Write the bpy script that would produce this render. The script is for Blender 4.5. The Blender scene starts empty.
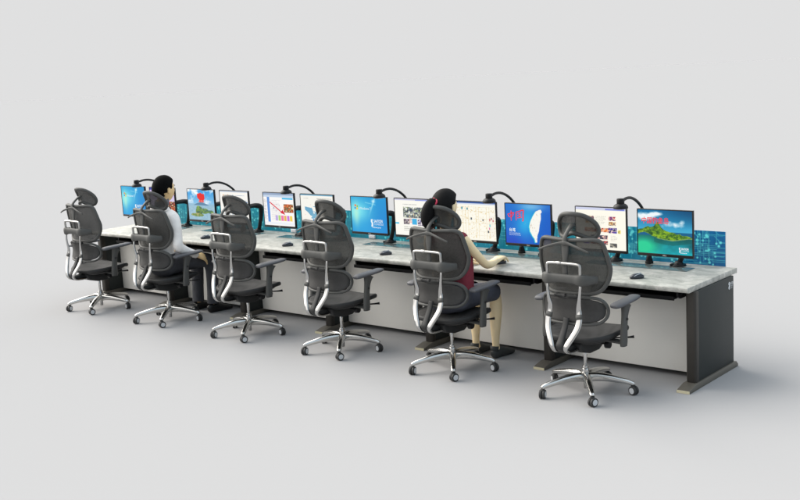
import bpy, bmesh, math, random
import numpy as np
from mathutils import Vector, Matrix
PI = math.pi
random.seed(7)
scene = bpy.context.scene
C = scene.collection
PITCH = 1.2026                       # spacing of the desk's bays
HUB = (-0.6346, -0.3511)             # first chair's hub

# ------------------------------------------------------------------ materials
def s2l(c):
    return tuple(((x/12.92) if x <= .04045 else ((x+.055)/1.055)**2.4) for x in c)
def rgb(r, g, b): return s2l((r/255, g/255, b/255))

def mat(name, col, rough=.5, metal=0., noise=0., nscale=40., bump=0., bscale=200., coat=0., spec=.5, sheen=0., bdist=.002):
    m = bpy.data.materials.new(name); m.use_nodes = True
    nt = m.node_tree; b = nt.nodes['Principled BSDF']
    b.inputs['Base Color'].default_value = (*col, 1)
    b.inputs['Roughness'].default_value = rough
    b.inputs['Metallic'].default_value = metal
    b.inputs['Specular IOR Level'].default_value = spec
    b.inputs['Coat Weight'].default_value = coat
    b.inputs['Sheen Weight'].default_value = sheen
    tc = nt.nodes.new('ShaderNodeTexCoord')
    if noise:
        n = nt.nodes.new('ShaderNodeTexNoise'); n.inputs['Scale'].default_value = nscale
        n.inputs['Detail'].default_value = 5
        nt.links.new(tc.outputs['Object'], n.inputs['Vector'])
        mr = nt.nodes.new('ShaderNodeMapRange')
        mr.inputs['From Min'].default_value = .3; mr.inputs['From Max'].default_value = .7
        mr.inputs['To Min'].default_value = 1-noise; mr.inputs['To Max'].default_value = 1+noise
        nt.links.new(n.outputs['Fac'], mr.inputs['Value'])
        mx = nt.nodes.new('ShaderNodeVectorMath'); mx.operation = 'SCALE'
        mx.inputs[0].default_value = col
        nt.links.new(mr.outputs['Result'], mx.inputs['Scale'])
        nt.links.new(mx.outputs[0], b.inputs['Base Color'])
    if bump:
        n = nt.nodes.new('ShaderNodeTexNoise'); n.inputs['Scale'].default_value = bscale
        nt.links.new(tc.outputs['Object'], n.inputs['Vector'])
        bp = nt.nodes.new('ShaderNodeBump'); bp.inputs['Strength'].default_value = bump
        bp.inputs['Distance'].default_value = bdist
        nt.links.new(n.outputs['Fac'], bp.inputs['Height'])
        nt.links.new(bp.outputs['Normal'], b.inputs['Normal'])
    return m

def mesh_fabric(name, col, see):
    """woven chair mesh: fine weave, partly see-through"""
    m = mat(name, col, .75, noise=.12, nscale=60)
    nt = m.node_tree; b = nt.nodes['Principled BSDF']
    tc = nt.nodes.new('ShaderNodeTexCoord')
    w = nt.nodes.new('ShaderNodeTexWave'); w.inputs['Scale'].default_value = 70; w.bands_direction = 'Z'
    w.inputs['Distortion'].default_value = .6
    nt.links.new(tc.outputs['Object'], w.inputs['Vector'])
    mr = nt.nodes.new('ShaderNodeMapRange')
    mr.inputs['To Min'].default_value = see-.08; mr.inputs['To Max'].default_value = see+.08
    nt.links.new(w.outputs['Fac'], mr.inputs['Value'])
    t = nt.nodes.new('ShaderNodeBsdfTransparent')
    mx = nt.nodes.new('ShaderNodeMixShader')
    nt.links.new(mr.outputs['Result'], mx.inputs['Fac'])
    nt.links.new(b.outputs[0], mx.inputs[1]); nt.links.new(t.outputs[0], mx.inputs[2])
    nt.links.new(mx.outputs[0], nt.nodes['Material Output'].inputs['Surface'])
    return m

def marble():
    m = bpy.data.materials.new('pale marble laminate'); m.use_nodes = True
    nt = m.node_tree; b = nt.nodes['Principled BSDF']; b.inputs['Roughness'].default_value = .5; b.inputs['Specular IOR Level'].default_value = .3
    tc = nt.nodes.new('ShaderNodeTexCoord')
    mp = nt.nodes.new('ShaderNodeMapping'); mp.inputs['Scale'].default_value = (1, 1.5, 1)
    nt.links.new(tc.outputs['Object'], mp.inputs['Vector'])
    n = nt.nodes.new('ShaderNodeTexNoise'); n.inputs['Scale'].default_value = 9; n.inputs['Detail'].default_value = 12
    n.inputs['Roughness'].default_value = .74; n.inputs['Distortion'].default_value = .5
    nt.links.new(mp.outputs[0], n.inputs['Vector'])
    r = nt.nodes.new('ShaderNodeValToRGB')
    e = r.color_ramp.elements
    e[0].position = .3; e[0].color = (*rgb(132, 132, 126), 1)
    e[1].position = .68; e[1].color = (*rgb(200, 197, 189), 1)
    x = e.new(.45); x.color = (*rgb(158, 158, 151), 1)
    x = e.new(.55); x.color = (*rgb(178, 177, 170), 1)
    nt.links.new(n.outputs['Fac'], r.inputs['Fac'])
    nt.links.new(r.outputs['Color'], b.inputs['Base Color'])
    return m

def attr_mat(name, strength, rough=.25, lit=False):
    m = bpy.data.materials.new(name); m.use_nodes = True
    nt = m.node_tree; b = nt.nodes['Principled BSDF']; b.inputs['Roughness'].default_value = rough
    a = nt.nodes.new('ShaderNodeAttribute'); a.attribute_name = 'Col'
    if lit:
        nt.links.new(a.outputs['Color'], b.inputs['Emission Color'])
        b.inputs['Emission Strength'].default_value = strength
        b.inputs['Base Color'].default_value = (.01, .01, .01, 1)
        b.inputs['Specular IOR Level'].default_value = .15
    else:
        nt.links.new(a.outputs['Color'], b.inputs['Base Color'])
    return m

def emit(name, col, s=1.):
    m = bpy.data.materials.new(name); m.use_nodes = True
    b = m.node_tree.nodes['Principled BSDF']
    b.inputs['Base Color'].default_value = (.01, .01, .01, 1)
    b.inputs['Emission Color'].default_value = (*col, 1)
    b.inputs['Emission Strength'].default_value = s
    return m

M = dict(
    floor=mat('studio floor', (.64, .64, .645), 1, spec=0.),
    marble=marble(),
    leg=mat('dark bronze powder coat', rgb(52, 49, 45), .5, spec=.3, noise=.05, nscale=30, bump=.08, bscale=600),
    side=mat('charcoal panel', rgb(42, 46, 45), .55, spec=.3, noise=.03, nscale=8, bump=.05, bscale=700),
    foot=mat('bronze foot', rgb(88, 84, 76), .5, metal=.1, noise=.05),
    footcap=mat('foot end cap', rgb(205, 196, 164), .6),
    door=mat('satin door', rgb(234, 231, 224), .45, noise=.015, nscale=3),
    black=mat('black plastic', rgb(22, 22, 24), .45, spec=.25, noise=.06, nscale=60),
    dark=mat('near black', rgb(12, 12, 13), .7, spec=.15, noise=.05),
    steel=mat('bright steel', (.75, .75, .75), .25, metal=1, noise=.02),
    flap=mat('smoked glass flap', rgb(96, 106, 106), .16, noise=.06, nscale=6, coat=.4),
    bezel=mat('monitor bezel', rgb(30, 28, 28), .4, spec=.25, noise=.04),
    frame=mat('grey chair plastic', rgb(74, 74, 72), .55, spec=.3, noise=.05, nscale=25, bump=.06, bscale=500),
    pad=mat('armrest pad', rgb(78, 79, 83), .55, noise=.05, nscale=25),
    mech=mat('dark chair mechanism', rgb(40, 40, 40), .55, spec=.3, noise=.06, nscale=30),
    chrome=mat('polished aluminium', (.46, .455, .445), .10, metal=1, noise=.02, nscale=12),
    satin=mat('satin aluminium', (.60, .595, .575), .2, metal=1, noise=.03, nscale=12),
    loop=mat('satin loop', (.42, .415, .40), .32, metal=1, noise=.03, nscale=12),
    wheel=mat('caster tyre', rgb(44, 44, 44), .6),
    hubc=mat('caster hub cap', rgb(196, 198, 200), .35),
    mesh=mesh_fabric('chair back mesh', rgb(62, 61, 58), .23),
    meshd=mesh_fabric('chair seat mesh', rgb(54, 53, 52), .05),
    skin=mat('skin', rgb(240, 216, 172), .55, noise=.03, nscale=20),
    skinm=mat('skin tanned', rgb(226, 192, 140), .55, noise=.03, nscale=20),
    hair=mat('black hair', rgb(10, 10, 11), .75, spec=.16, noise=.25, nscale=90, bump=.5, bscale=160),
    hairm=mat('short black hair', rgb(6, 6, 6), .9, spec=.12, noise=.2, nscale=90, bump=.4, bscale=200),
    red=mat('red hair band', rgb(200, 50, 80), .6),
    shirt=mat('white shirt', rgb(236, 232, 228), .75, noise=.02, nscale=10, bump=.9, bscale=9, bdist=.02),
    collar=mat('grey collar', rgb(96, 98, 108), .8),
    trousers=mat('charcoal trousers', rgb(62, 63, 68), .85, noise=.06, nscale=20, bump=.9, bscale=12, bdist=.015),
    skirt=mat('slate skirt', rgb(74, 77, 88), .85, noise=.06, nscale=20, bump=.9, bscale=12, bdist=.015),
    top=mat('burgundy sleeveless top', rgb(124, 36, 52), .8, noise=.08, nscale=20, bump=.9, bscale=12, bdist=.015),
    shoe=mat('black shoe', rgb(18, 18, 19), .4),
    shoew=mat('charcoal shoe', rgb(58, 60, 58), .6, noise=.1),
    eyew=mat('eye white', rgb(235, 235, 230), .3),
    lip=mat('lips', rgb(190, 110, 100), .5),
    white=mat('white plastic', rgb(230, 230, 235), .5),
    mouse=mat('dark mouse shell', rgb(50, 54, 62), .3),
    mousel=mat('grey mouse trim', rgb(150, 158, 168), .35),
    screen=attr_mat('lit display', 1.0, .3, lit=True),
    panel=attr_mat('printed partition', 0, .35),
    ered=emit('red characters', rgb(235, 28, 44)),
    ewhite=emit('white characters', rgb(225, 238, 245)),
    logo=mat('pale logo print', rgb(215, 218, 220), .6),
    brand=mat('badge print', rgb(175, 172, 168), .5),
)

# ------------------------------------------------------------------ helpers
def link(name, bm, m, parent=None, smooth=False, bevel=0, seg=2):
    me = bpy.data.meshes.new(name)
    bmesh.ops.recalc_face_normals(bm, faces=bm.faces)
    bm.to_mesh(me); bm.free()
    for x in (m if isinstance(m, (list, tuple)) else [m]): me.materials.append(x)
    if smooth: me.polygons.foreach_set('use_smooth', [True]*len(me.polygons))
    o = bpy.data.objects.new(name, me); C.objects.link(o)
    if parent: o.parent = parent
    if bevel:
        b = o.modifiers.new('b', 'BEVEL'); b.width = bevel; b.segments = seg; b.limit_method = 'ANGLE'
        b.angle_limit = math.radians(35)
        me.polygons.foreach_set('use_smooth', [True]*len(me.polygons))
        b.harden_normals = False
    return o
def tag(o, label=None, cat=None, group=None, kind=None):
    if label: o['label'] = label
    if cat: o['category'] = cat
    if group: o['group'] = group
    if kind: o['kind'] = kind
    return o
def empty(name, loc, rz=0):
    o = bpy.data.objects.new(name, None); C.objects.link(o); o.location = loc; o.rotation_euler = (0, 0, rz)
    o.empty_display_size = .05
    return o
def copy_tree(o, parent=None):
    c = o.copy(); C.objects.link(c)
    if parent: c.parent = parent
    for ch in [x for x in bpy.data.objects if x.parent == o]: copy_tree(ch, c)
    return c
def box(bm, x0, x1, y0, y1, z0, z1, mi=0):
    v = [bm.verts.new((x, y, z)) for z in (z0, z1) for y in (y0, y1) for x in (x0, x1)]
    for f in ((0, 2, 3, 1), (4, 5, 7, 6), (0, 1, 5, 4), (2, 6, 7, 3), (0, 4, 6, 2), (1, 3, 7, 5)):
        bm.faces.new([v[i] for i in f]).material_index = mi
def prism(bm, poly, axis, a, b, mi=0):
    """extrude a 2D polygon along an axis from a to b"""
    def P(u, v, w):
        return {0: (w, u, v), 1: (u, w, v), 2: (u, v, w)}[axis]
    A = [bm.verts.new(P(u, v, a)) for u, v in poly]; B = [bm.verts.new(P(u, v, b)) for u, v in poly]
    n = len(poly)
    bm.faces.new(A[::-1]).material_index = mi; bm.faces.new(B).material_index = mi
    for i in range(n): bm.faces.new((A[i], A[(i+1) % n], B[(i+1) % n], B[i])).material_index = mi
def cr(pts, k=6, closed=False):
    """Catmull-Rom through vectors of any size"""
    P = [np.array(p, float) for p in pts]; n = len(P); out = []
    rng = range(n) if closed else range(n-1)
    for i in rng:
        if closed: p0, p1, p2, p3 = P[i-1], P[i], P[(i+1) % n], P[(i+2) % n]
        else: p0, p1, p2, p3 = P[max(i-1, 0)], P[i], P[i+1], P[min(i+2, n-1)]
        for j in range(k):
            t = j/k
            out.append(.5*((2*p1)+(-p0+p2)*t+(2*p0-5*p1+4*p2-p3)*t*t+(-p0+3*p1-3*p2+p3)*t**3))
    if not closed: out.append(P[-1])
    return out
def loft(bm, pts, k=6, n=12, up=(1, 0, 0), closed=False, sq=2., caps=True, mi=0):
    """tube: each point (x,y,z,ra[,rb]); ra across 'up x tangent', rb along up. sq = superellipse power"""
    pts = [tuple(p) if len(p) == 5 else tuple(p)+(p[3],) for p in pts]
    Q = cr(pts, k, closed) if k > 1 else [np.array(p, float) for p in pts]
    m = len(Q); rings = []
    for i, q in enumerate(Q):
        a = Q[i-1] if (i > 0 or closed) else q; b = Q[(i+1) % m] if (i < m-1 or closed) else q
        t = Vector(b[:3]-a[:3]).normalized()
        u = Vector(up); u = (u-t*u.dot(t))
        if u.length < 1e-3: u = Vector((0, 0, 1))-t*t.z
        u.normalize(); s = t.cross(u)
        ring = []
        for j in range(n):
            th = 2*PI*j/n; c, d = math.cos(th), math.sin(th)
            c = math.copysign(abs(c)**(2/sq), c); d = math.copysign(abs(d)**(2/sq), d)
            ring.append(bm.verts.new(Vector(q[:3])+s*(c*q[3])+u*(d*q[4])))
        rings.append(ring)
    for i in range(m if closed else m-1):
        A, B = rings[i], rings[(i+1) % m]
        for j in range(n):
            bm.faces.new((A[j], A[(j+1) % n], B[(j+1) % n], B[j])).material_index = mi
    if caps and not closed:
        for R, s_ in ((rings[0], -1), (rings[-1], 1)):
            f = bm.faces.new(R); f.material_index = mi
def cyl(bm, c, r, h, axis=2, n=20, r2=None, mi=0):
    r2 = r if r2 is None else r2
    A, B = [], []
    for i in range(n):
        t = 2*PI*i/n; u, v = math.cos(t), math.sin(t)
        def P(rr, w):
            q = {0: (w, rr*u, rr*v), 1: (rr*u, w, rr*v), 2: (rr*u, rr*v, w)}[axis]
            return (c[0]+q[0], c[1]+q[1], c[2]+q[2])
        A.append(bm.verts.new(P(r, -h/2))); B.append(bm.verts.new(P(r2, h/2)))
    bm.faces.new(A[::-1]).material_index = mi; bm.faces.new(B).material_index = mi
    for i in range(n): bm.faces.new((A[i], A[(i+1) % n], B[(i+1) % n], B[i])).material_index = mi
def ell(bm, c, r, rot=None, n=24, mi=0):
    g = bmesh.ops.create_uvsphere(bm, u_segments=n, v_segments=n*2//3, radius=1)
    for v in g['verts']:
        p = Vector((v.co.x*r[0], v.co.y*r[1], v.co.z*r[2]))
        if rot: p = rot @ p
        v.co = p+Vector(c)
        for f in v.link_faces: f.material_index = mi
def sheet(bm, F, nu, nv, thick=.004, closed_u=False):
    """curved sheet with thickness; F(u,v) -> xyz, u,v in 0..1"""
    g = [[bm.verts.new(F(i/nu, j/nv)) for j in range(nv+1)] for i in range(nu+1)]
    fs = [bm.faces.new((g[i][j], g[i+1][j], g[i+1][j+1], g[i][j+1])) for i in range(nu) for j in range(nv)]
    bmesh.ops.recalc_face_normals(bm, faces=fs)
    bmesh.ops.solidify(bm, geom=fs, thickness=thick)
_dg = None
def bake(o, smooth=True):
    """apply an object's modifiers"""
    dg = bpy.context.evaluated_depsgraph_get(); dg.update()
    me = bpy.data.meshes.new_from_object(o.evaluated_get(dg))
    mats = [m for m in o.data.materials]
    o.modifiers.clear(); o.data = me; me.name = o.name
    if not me.materials:
        for m in mats: me.materials.append(m)
    if smooth: me.polygons.foreach_set('use_smooth', [True]*len(me.polygons))
    return o
def organic(name, bm, m, parent, voxel=.007, it=6):
    o = link(name, bm, m, parent, True)
    r = o.modifiers.new('r', 'REMESH'); r.mode = 'VOXEL'; r.voxel_size = voxel; r.use_smooth_shade = True
    s = o.modifiers.new('s', 'SMOOTH'); s.factor = .5; s.iterations = it
    return bake(o)
def text_into(bm, txt, size, M4, mi, bold=0., sx=1., shear=0.):
    """flat lettering added to a bmesh, placed with matrix M4"""
    cu = bpy.data.curves.new('lettering', 'FONT'); cu.body = txt; cu.size = size; cu.offset = bold
    cu.resolution_u = 3; cu.shear = shear; cu.fill_mode = 'BOTH'
    o = bpy.data.objects.new('lettering', cu); C.objects.link(o)
    dg = bpy.context.evaluated_depsgraph_get(); dg.update()
    me = bpy.data.meshes.new_from_object(o.evaluated_get(dg))
    me.transform(M4 @ Matrix.Diagonal((sx, 1, 1, 1)))
    n0 = len(bm.faces)
    bm.from_mesh(me); bm.faces.ensure_lookup_table()
    for f in bm.faces[n0:]: f.material_index = mi
    bpy.data.objects.remove(o); bpy.data.meshes.remove(me); bpy.data.curves.remove(cu)

# ------------------------------------------------------------------ setting
bm = bmesh.new()
R = 400
vs = [bm.verts.new((R*math.cos(2*PI*i/96), R*math.sin(2*PI*i/96), 0)) for i in range(96)]
bm.faces.new(vs)
tag(link('floor', bm, M['floor']), kind='structure')

# ------------------------------------------------------------------ console desk
X0, XL = -.0163, -7.291+.02
desk = empty('control_desk', (-3.65, .4, 0))
tag(desk, 'long grey marble topped console desk with dark legs, pale doors and blue back partition', 'desk')
def dk(name, bm, m, **k):
    o = link(name, bm, m, None, **k); o.parent = desk; o.matrix_parent_inverse = Matrix.Translation((3.65, -.4, 0))
    return o
def sub(name, bm, m, parent, **k):
    o = link(name, bm, m, None, **k); o.parent = parent
    return o
# top with moulded front edge
bm = bmesh.new()
prof = [(0.004, .75), (0, .744), (0, .726), (.006, .716), (.03, .71), (.845, .71), (.845, .746), (.841, .75)]
prism(bm, prof, 0, XL, X0)
dk('tabletop', bm, M['marble'], bevel=.003)
LW = .0751
for i in range(7):
    x1 = -i*PITCH; x0 = x1-LW
    if i == 6: x0 -= .0
    xc = (x0+x1)/2
    bm = bmesh.new()
    c = .012
    # front column with chamfered corners, and the side panel behind it
    poly = [(x0, .0887+c), (x0+c, .0887), (x1-c, .0887), (x1, .0887+c), (x1, .145), (x0, .145)]
    prism(bm, poly, 2, .045, .7085)
    leg = dk('leg', bm, M['leg'], bevel=.003)
    bm = bmesh.new()
    if i == 0: box(bm, x0+.004, x1-.003, .1455, .75, .045, .7085)
    else: box(bm, x0+.006, x1-.006, .1455, .75, .045, .7085)
    sp = dk('side_panel', bm, M['side'], bevel=.004)
    if i == 0:
        bm = bmesh.new()
        Rm = Matrix(((0, 0, 1, 0), (1, 0, 0, 0), (0, 1, 0, 0), (0, 0, 0, 1)))   # text x->Y, y->Z, facing +X
        def TM(y, z): return Matrix.Translation((x1-.0022, y, z)) @ Rm
        loft(bm, [(x1-.002, .672, .672, .006, .001), (x1-.002, .664, .66, .008, .001), (x1-.002, .672, .645, .007, .001), (x1-.002, .664, .63, .009, .001), (x1-.002, .672, .618, .004, .001)], k=3, n=6, up=(1, 0, 0))
        text_into(bm, 'SAATICEN', .026, TM(.68, .65), 0, bold=.0006, sx=.5)
        text_into(bm, 'CONSOLE', .016, TM(.68, .634), 0, sx=.72)
        text_into(bm, 'TELECOM', .012, TM(.68, .62), 0, sx=.9)
        dk('logo', bm, M['logo'])
    bm = bmesh.new()
    f0, f1 = -.0392, .7952; w = .0993/2
    prism(bm, [(f0+.0025, .0), (f0+.0025, .021), (.07, .046), (.765, .046), (f1, .02), (f1, .0)], 0, xc-w, xc+w)
    ft = dk('foot', bm, M['foot'], bevel=.0025)
    bm = bmesh.new(); box(bm, xc-w+.001, xc+w-.001, f0-.001, f0+.0022, .001, .0205)
    sub('end_cap', bm, M['footcap'], ft)
for i in range(6):
    xr = -i*PITCH-LW-.0015; xl = -(i+1)*PITCH+.0015
    mid = (xr+xl)/2
    for a, b in ((xl, xr),):
        bm = bmesh.new(); box(bm, a, b, .33, .348, .042, .7)
        dk('door', bm, M['door'], bevel=.002)
    bm = bmesh.new(); box(bm, xl, xr, .70, .715, .006, .7)  # unseen panel, reaches near the floor to block light under the doors
    dk('rear_panel', bm, M['side'])
    bm = bmesh.new()                                    # keyboard tray
    tx1, tx0 = -i*PITCH-.13, -i*PITCH-.80
    box(bm, tx0, tx1, .035, .30, .655, .669)
    prism(bm, [(.022, .650), (.032, .646), (.0348, .650), (.0348, .676), (.022, .676)], 0, tx0, tx1)
    tr = dk('keyboard_tray', bm, M['dark'], bevel=.002)
    for s in (0, 1):
        bm = bmesh.new(); xx = tx0-.016 if s == 0 else tx1+.001
        prism(bm, [(.06, .708), (.06, .668), (.10, .650), (.30, .650), (.32, .708)], 0, xx, xx+.015)
        o = sub('slide_rail', bm, M['black'], tr)
        bm = bmesh.new()
        for q in range(2): cyl(bm, (xx+.017, .12+.12*q, .684), .006, .003, 0, 10)
        sub('screw', bm, M['steel'], tr)
    # smoked cable flap in the top
    bm = bmesh.new(); box(bm, -i*PITCH-1.17, -i*PITCH-.283, .54, .70, .7505, .7525)
    dk('cable_flap', bm, M['flap'], bevel=.0008)

# printed partition: a fine grid with the circuit print as colours
def hexl(*c): return np.array(rgb(*c))
def partition():
    x0, x1, y, z0, z1 = -7.15, -.1039, .8362, .752, 1.02
    nx, nz = 1500, 60
    xs = np.linspace(x0, x1, nx); zs = np.linspace(z0, z1, nz)
    rng = np.random.RandomState(4)
    X, Z = np.meshgrid(xs, zs)
    u = (-(X) % PITCH)/PITCH
    def smooth_noise(n, seed):
        r = np.random.RandomState(seed).rand(n+1); p = (X-x0)/(x1-x0)*n; k = np.clip(p.astype(int), 0, n-1); f = p-k
        f = f*f*(3-2*f); return r[k]*(1-f)+r[k+1]*f
    b = smooth_noise(23, 2)*.6
    dist_end = np.clip((X-(-1.25))/1.1, 0, 1)
    b = np.clip(b*.55+dist_end*.85+.9*np.exp(-((u-.76)/.09)**2)*(X < -3.4), 0, 1)[..., None]
    img = hexl(8, 156, 178)*(1-b)+hexl(10, 88, 152)*b
    img = img*(1+.15*(np.random.RandomState(8).rand(nz, nx)[..., None]-.5))
    fine = np.random.RandomState(5).rand(nx); fine = np.convolve(fine, np.ones(3)/3, 'same')
    img = img*(.82+.36*fine[None, :, None])
    lt = hexl(90, 212, 224)
    def seg(i0, i1, j0, j1, a):
        i0, i1 = sorted((i0, i1)); j0, j1 = sorted((j0, j1))
        i0 = max(i0, 0); j0 = max(j0, 0)
        img[j0:j1+1, i0:i1+1] = img[j0:j1+1, i0:i1+1]*(1-a)+lt*a
    for t in range(820):
        i = rng.randint(5, nx-20) if t % 7 else rng.randint(nx-230, nx-8); j = rng.randint(2, nz-3); a = rng.uniform(.25, .75)
        if rng.rand() < .72:
            L = rng.randint(8, 45); seg(i, i, j, min(nz-1, j+L), a)
        else:
            L = rng.randint(12, 70); seg(i, min(nx-1, i+L), j, j, a)
            k = rng.randint(4, 12)
            for q in range(k):
                if 0 <= j+q < nz and i-q >= 0: seg(i-q, i-q, j+q, j+q, a)
        if rng.rand() < .6:
            rr = rng.uniform(1.2, 2.6)
            I, J = np.meshgrid(np.arange(nx), np.arange(nz)); 
            sl = (slice(max(0, j-4), j+5), slice(max(0, i-4), i+5))
            d = np.hypot(I[sl]-i, J[sl]-j); w = np.clip(rr+.6-d, 0, 1)[..., None]
            img[sl] = img[sl]*(1-w)+hexl(110, 236, 240)*w
    img = np.clip(img, 0, 1)
    verts = np.stack([X, np.full_like(X, y), Z], -1).reshape(-1, 3)
    return grid_mesh(verts, nx, nz, img)
def grid_mesh(verts, nx, nz, img):
    idx = np.arange(nx*nz).reshape(nz, nx)
    f = np.stack([idx[:-1, :-1], idx[:-1, 1:], idx[1:, 1:], idx[1:, :-1]], -1).reshape(-1, 4)
    me = bpy.data.meshes.new('print')
    me.from_pydata(verts.tolist(), [], f.tolist())
    a = me.color_attributes.new('Col', 'FLOAT_COLOR', 'POINT')
    col = np.ones((nx*nz, 4), np.float32); col[:, :3] = img.reshape(-1, 3)
    a.data.foreach_set('color', col.ravel())
    return me
bm = bmesh.new(); box(bm, -7.152, -.1015, .8375, .8437, .7508, 1.022)
ps = dk('partition_panel', bm, mat('clear acrylic edge', rgb(196, 208, 212), .2), bevel=.001)
me = partition(); me.materials.append(M['panel'])
o = bpy.data.objects.new('circuit_print', me); C.objects.link(o); o.parent = ps
# power sockets under the partition seen below two monitors
for x in (-3.70, -4.80):
    bm = bmesh.new(); box(bm, x-.035, x+.04, .818, .8355, .7595, .792)
    box(bm, x-.02, x-.008, .8165, .8185, .77, .781); box(bm, x+.012, x+.024, .8165, .8185, .77, .781)
    dk('power_socket', bm, M['white'], bevel=.002)

# ------------------------------------------------------------------ screen pictures
NW, NH = 156, 122
U, V = np.meshgrid(np.linspace(0, 1, NW), np.linspace(0, 1, NH)); V = 1-V   # V: 0 at top (row 0 is the bottom of the mesh)
def c3(*c): return np.array(c, float)/255
def vn(seed, n):
    """smooth value noise, n cells across"""
    r = np.random.RandomState(seed).rand(n+2, n+2)
    p = U*n; q = V*n; i = np.clip(p.astype(int), 0, n); j = np.clip(q.astype(int), 0, n); f = p-i; g = q-j
    f = f*f*(3-2*f); g = g*g*(3-2*g)
    return (r[j, i]*(1-f)+r[j, i+1]*f)*(1-g)+(r[j+1, i]*(1-f)+r[j+1, i+1]*f)*g
def fbm(seed, n): return (vn(seed, n)*.5+vn(seed+1, n*2)*.27+vn(seed+2, n*4)*.15+vn(seed+3, n*8)*.08)
def flat(*c): return np.ones((NH, NW, 3))*c3(*c)
def mix(img, w, c):
    w = np.clip(w, 0, 1)[..., None]; c = c if isinstance(c, np.ndarray) else c3(*c)
    return img*(1-w)+c*w
def rect(img, u0, v0, u1, v1, c, a=1.):
    return mix(img, ((U >= u0) & (U <= u1) & (V >= v0) & (V <= v1))*a, c)
def blobs(img, pts, c, soft=.01):
    for (u, v, r, s) in pts:
        d = np.hypot((U-u)/1.0, (V-v)*s); img = mix(img, (r-d)/soft, c)
    return img
def inside(poly):
    r = np.zeros(U.shape, bool); n = len(poly)
    for i in range(n):
        (x0, y0), (x1, y1) = poly[i], poly[(i+1) % n]
        c = ((y0 > V) != (y1 > V)); 
        with np.errstate(divide='ignore', invalid='ignore'):
            r ^= c & (U < (x1-x0)*(V-y0)/((y1-y0) or 1e-9)+x0)
    return r
def photo(img, u0, v0, u1, v1, seed, cols):
    m = (U >= u0) & (U <= u1) & (V >= v0) & (V <= v1)
    r = np.random.RandomState(seed)
    n = vn(seed, 26); k = (n*len(cols)*.999).astype(int)
    k = np.clip(k, 0, len(cols)-1)
    pic = np.array([c3(*c) for c in cols])[k]
    pic = pic*(.75+.5*vn(seed+9, 40))[..., None]
    return mix(img, m*1., np.clip(pic, 0, 1))
def textlines(img, u0, v0, u1, v1, n, seed, c=(120, 120, 125), a=.5):
    r = np.random.RandomState(seed); h = (v1-v0)/n
    for i in range(n):
        L = u0+(u1-u0)*r.uniform(.55, 1); v = v0+i*h
        words = (np.sin(U*r.uniform(180, 260)+r.rand()*6) > -.5)
        img = mix(img, ((U >= u0) & (U <= L) & (V >= v) & (V <= v+h*.45) & words)*a, c)
    return img
def desktop_picture():
    img = mix(flat(22, 120, 205), 1-V*.9, (28, 150, 214))
    img = mix(img, np.exp(-(((U-.12)/.42)**2+((V-.42)/.36)**2))*1.0, (130, 232, 240))
    img = mix(img, np.exp(-(((U-.3)/.8)**2+((V-.95)/.3)**2))*.5, (60, 190, 235))
    img = mix(img, np.exp(-((U-.62+(V-.2)*.35)/.02)**2)*np.exp(-((V-.2)/.22)**2)*.8, (170, 235, 245))
    img = mix(img, np.exp(-(((U-.64)/.05)**2+((V-.11)/.05)**2))*.9, (215, 245, 250))
    img = mix(img, np.exp(-((V-.17-(U-.5)*.2)/.015)**2)*(U > .4)*(U < .7)*.5, (170, 235, 245))
    img = mix(img, np.exp(-(((U-.14)/.08)**2+((V-.5)/.3)**2))*.6, (200, 245, 210))
    for du, dv, c in ((0, 0, (240, 120, 40)), (.055, .02, (140, 200, 70)), (-.008, .07, (60, 150, 220)), (.048, .09, (250, 200, 50))):
        img = rect(img, .1+du, .22+dv, .145+du, .28+dv, c)
    return img
def sky_island():
    img = mix(flat(66, 160, 226), V*1.3-.1, (215, 232, 240))
    img = mix(img, (fbm(3, 4)-.42)*5*(V < .55), (250, 252, 252))
    img = mix(img, ((V > .47)+0.), (150, 190, 214))
    mt = .47+.12*np.abs(U-.5)/.3-.09+.03*vn(9, 12)
    img = mix(img, ((V > mt) & (V < .52) & (U > .18) & (U < .85))*.9, (92, 130, 160))
    img = mix(img, (V > .54)*1., (168, 200, 216)); img = mix(img, (V > .54)*vn(11, 20)*.4, (110, 160, 190))
    for (u, v, ru, rv, sd) in ((.40, .70, .14, .16, 1), (.62, .70, .17, .09, 2), (.33, .84, .24, .06, 3), (.85, .72, .1, .06, 4)):
        d = ((U-u)/ru)**2+((V-v)/rv)**2+.5*(vn(sd+20, 18)-.5)
        pic = np.where((vn(sd+30, 30) > .5)[..., None], c3(110, 140, 70), c3(74, 104, 84))
        pic = pic*(1.25-(V[..., None]-v+rv)*1.2) if sd != 3 else np.where((vn(77, 24) > .55)[..., None], c3(170, 168, 110), c3(120, 146, 80))
        img = mix(img, (1-d)*6, np.clip(pic, 0, 1))
    fl = inside([(.36, .15), (.50, .10), (.57, .14), (.63, .13), (.65, .28), (.60, .36), (.63, .42), (.40, .42), (.44, .33), (.37, .28)])
    img = mix(img, fl*1., (232, 44, 40)); img = mix(img, (fl & (V > .34) & (np.sin(U*260) > .2))*.7, (250, 190, 180))
    return img
def page_dots():
    img = rect(flat(248, 246, 240), 0, 0, 1, .04, (190, 200, 214))
    img = blobs(img, [(.13, .14, .03, 1), (.29, .14, .035, 1), (.47, .15, .03, 1)], (240, 180, 120))
    img = blobs(img, [(.29, .15, .018, 1)], (220, 90, 60)); img = blobs(img, [(.47, .14, .022, 1)], (50, 160, 210))
    img = textlines(img, .56, .13, .96, .17, 1, 3, (80, 120, 170), .8)
    for i in range(6): img = textlines(img, .1+.15*i, .28, .2+.15*i, .9, 7, 20+i, (110, 140, 170), .5)
    return rect(img, .8, .33, .98, .36, (60, 130, 200))
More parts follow.
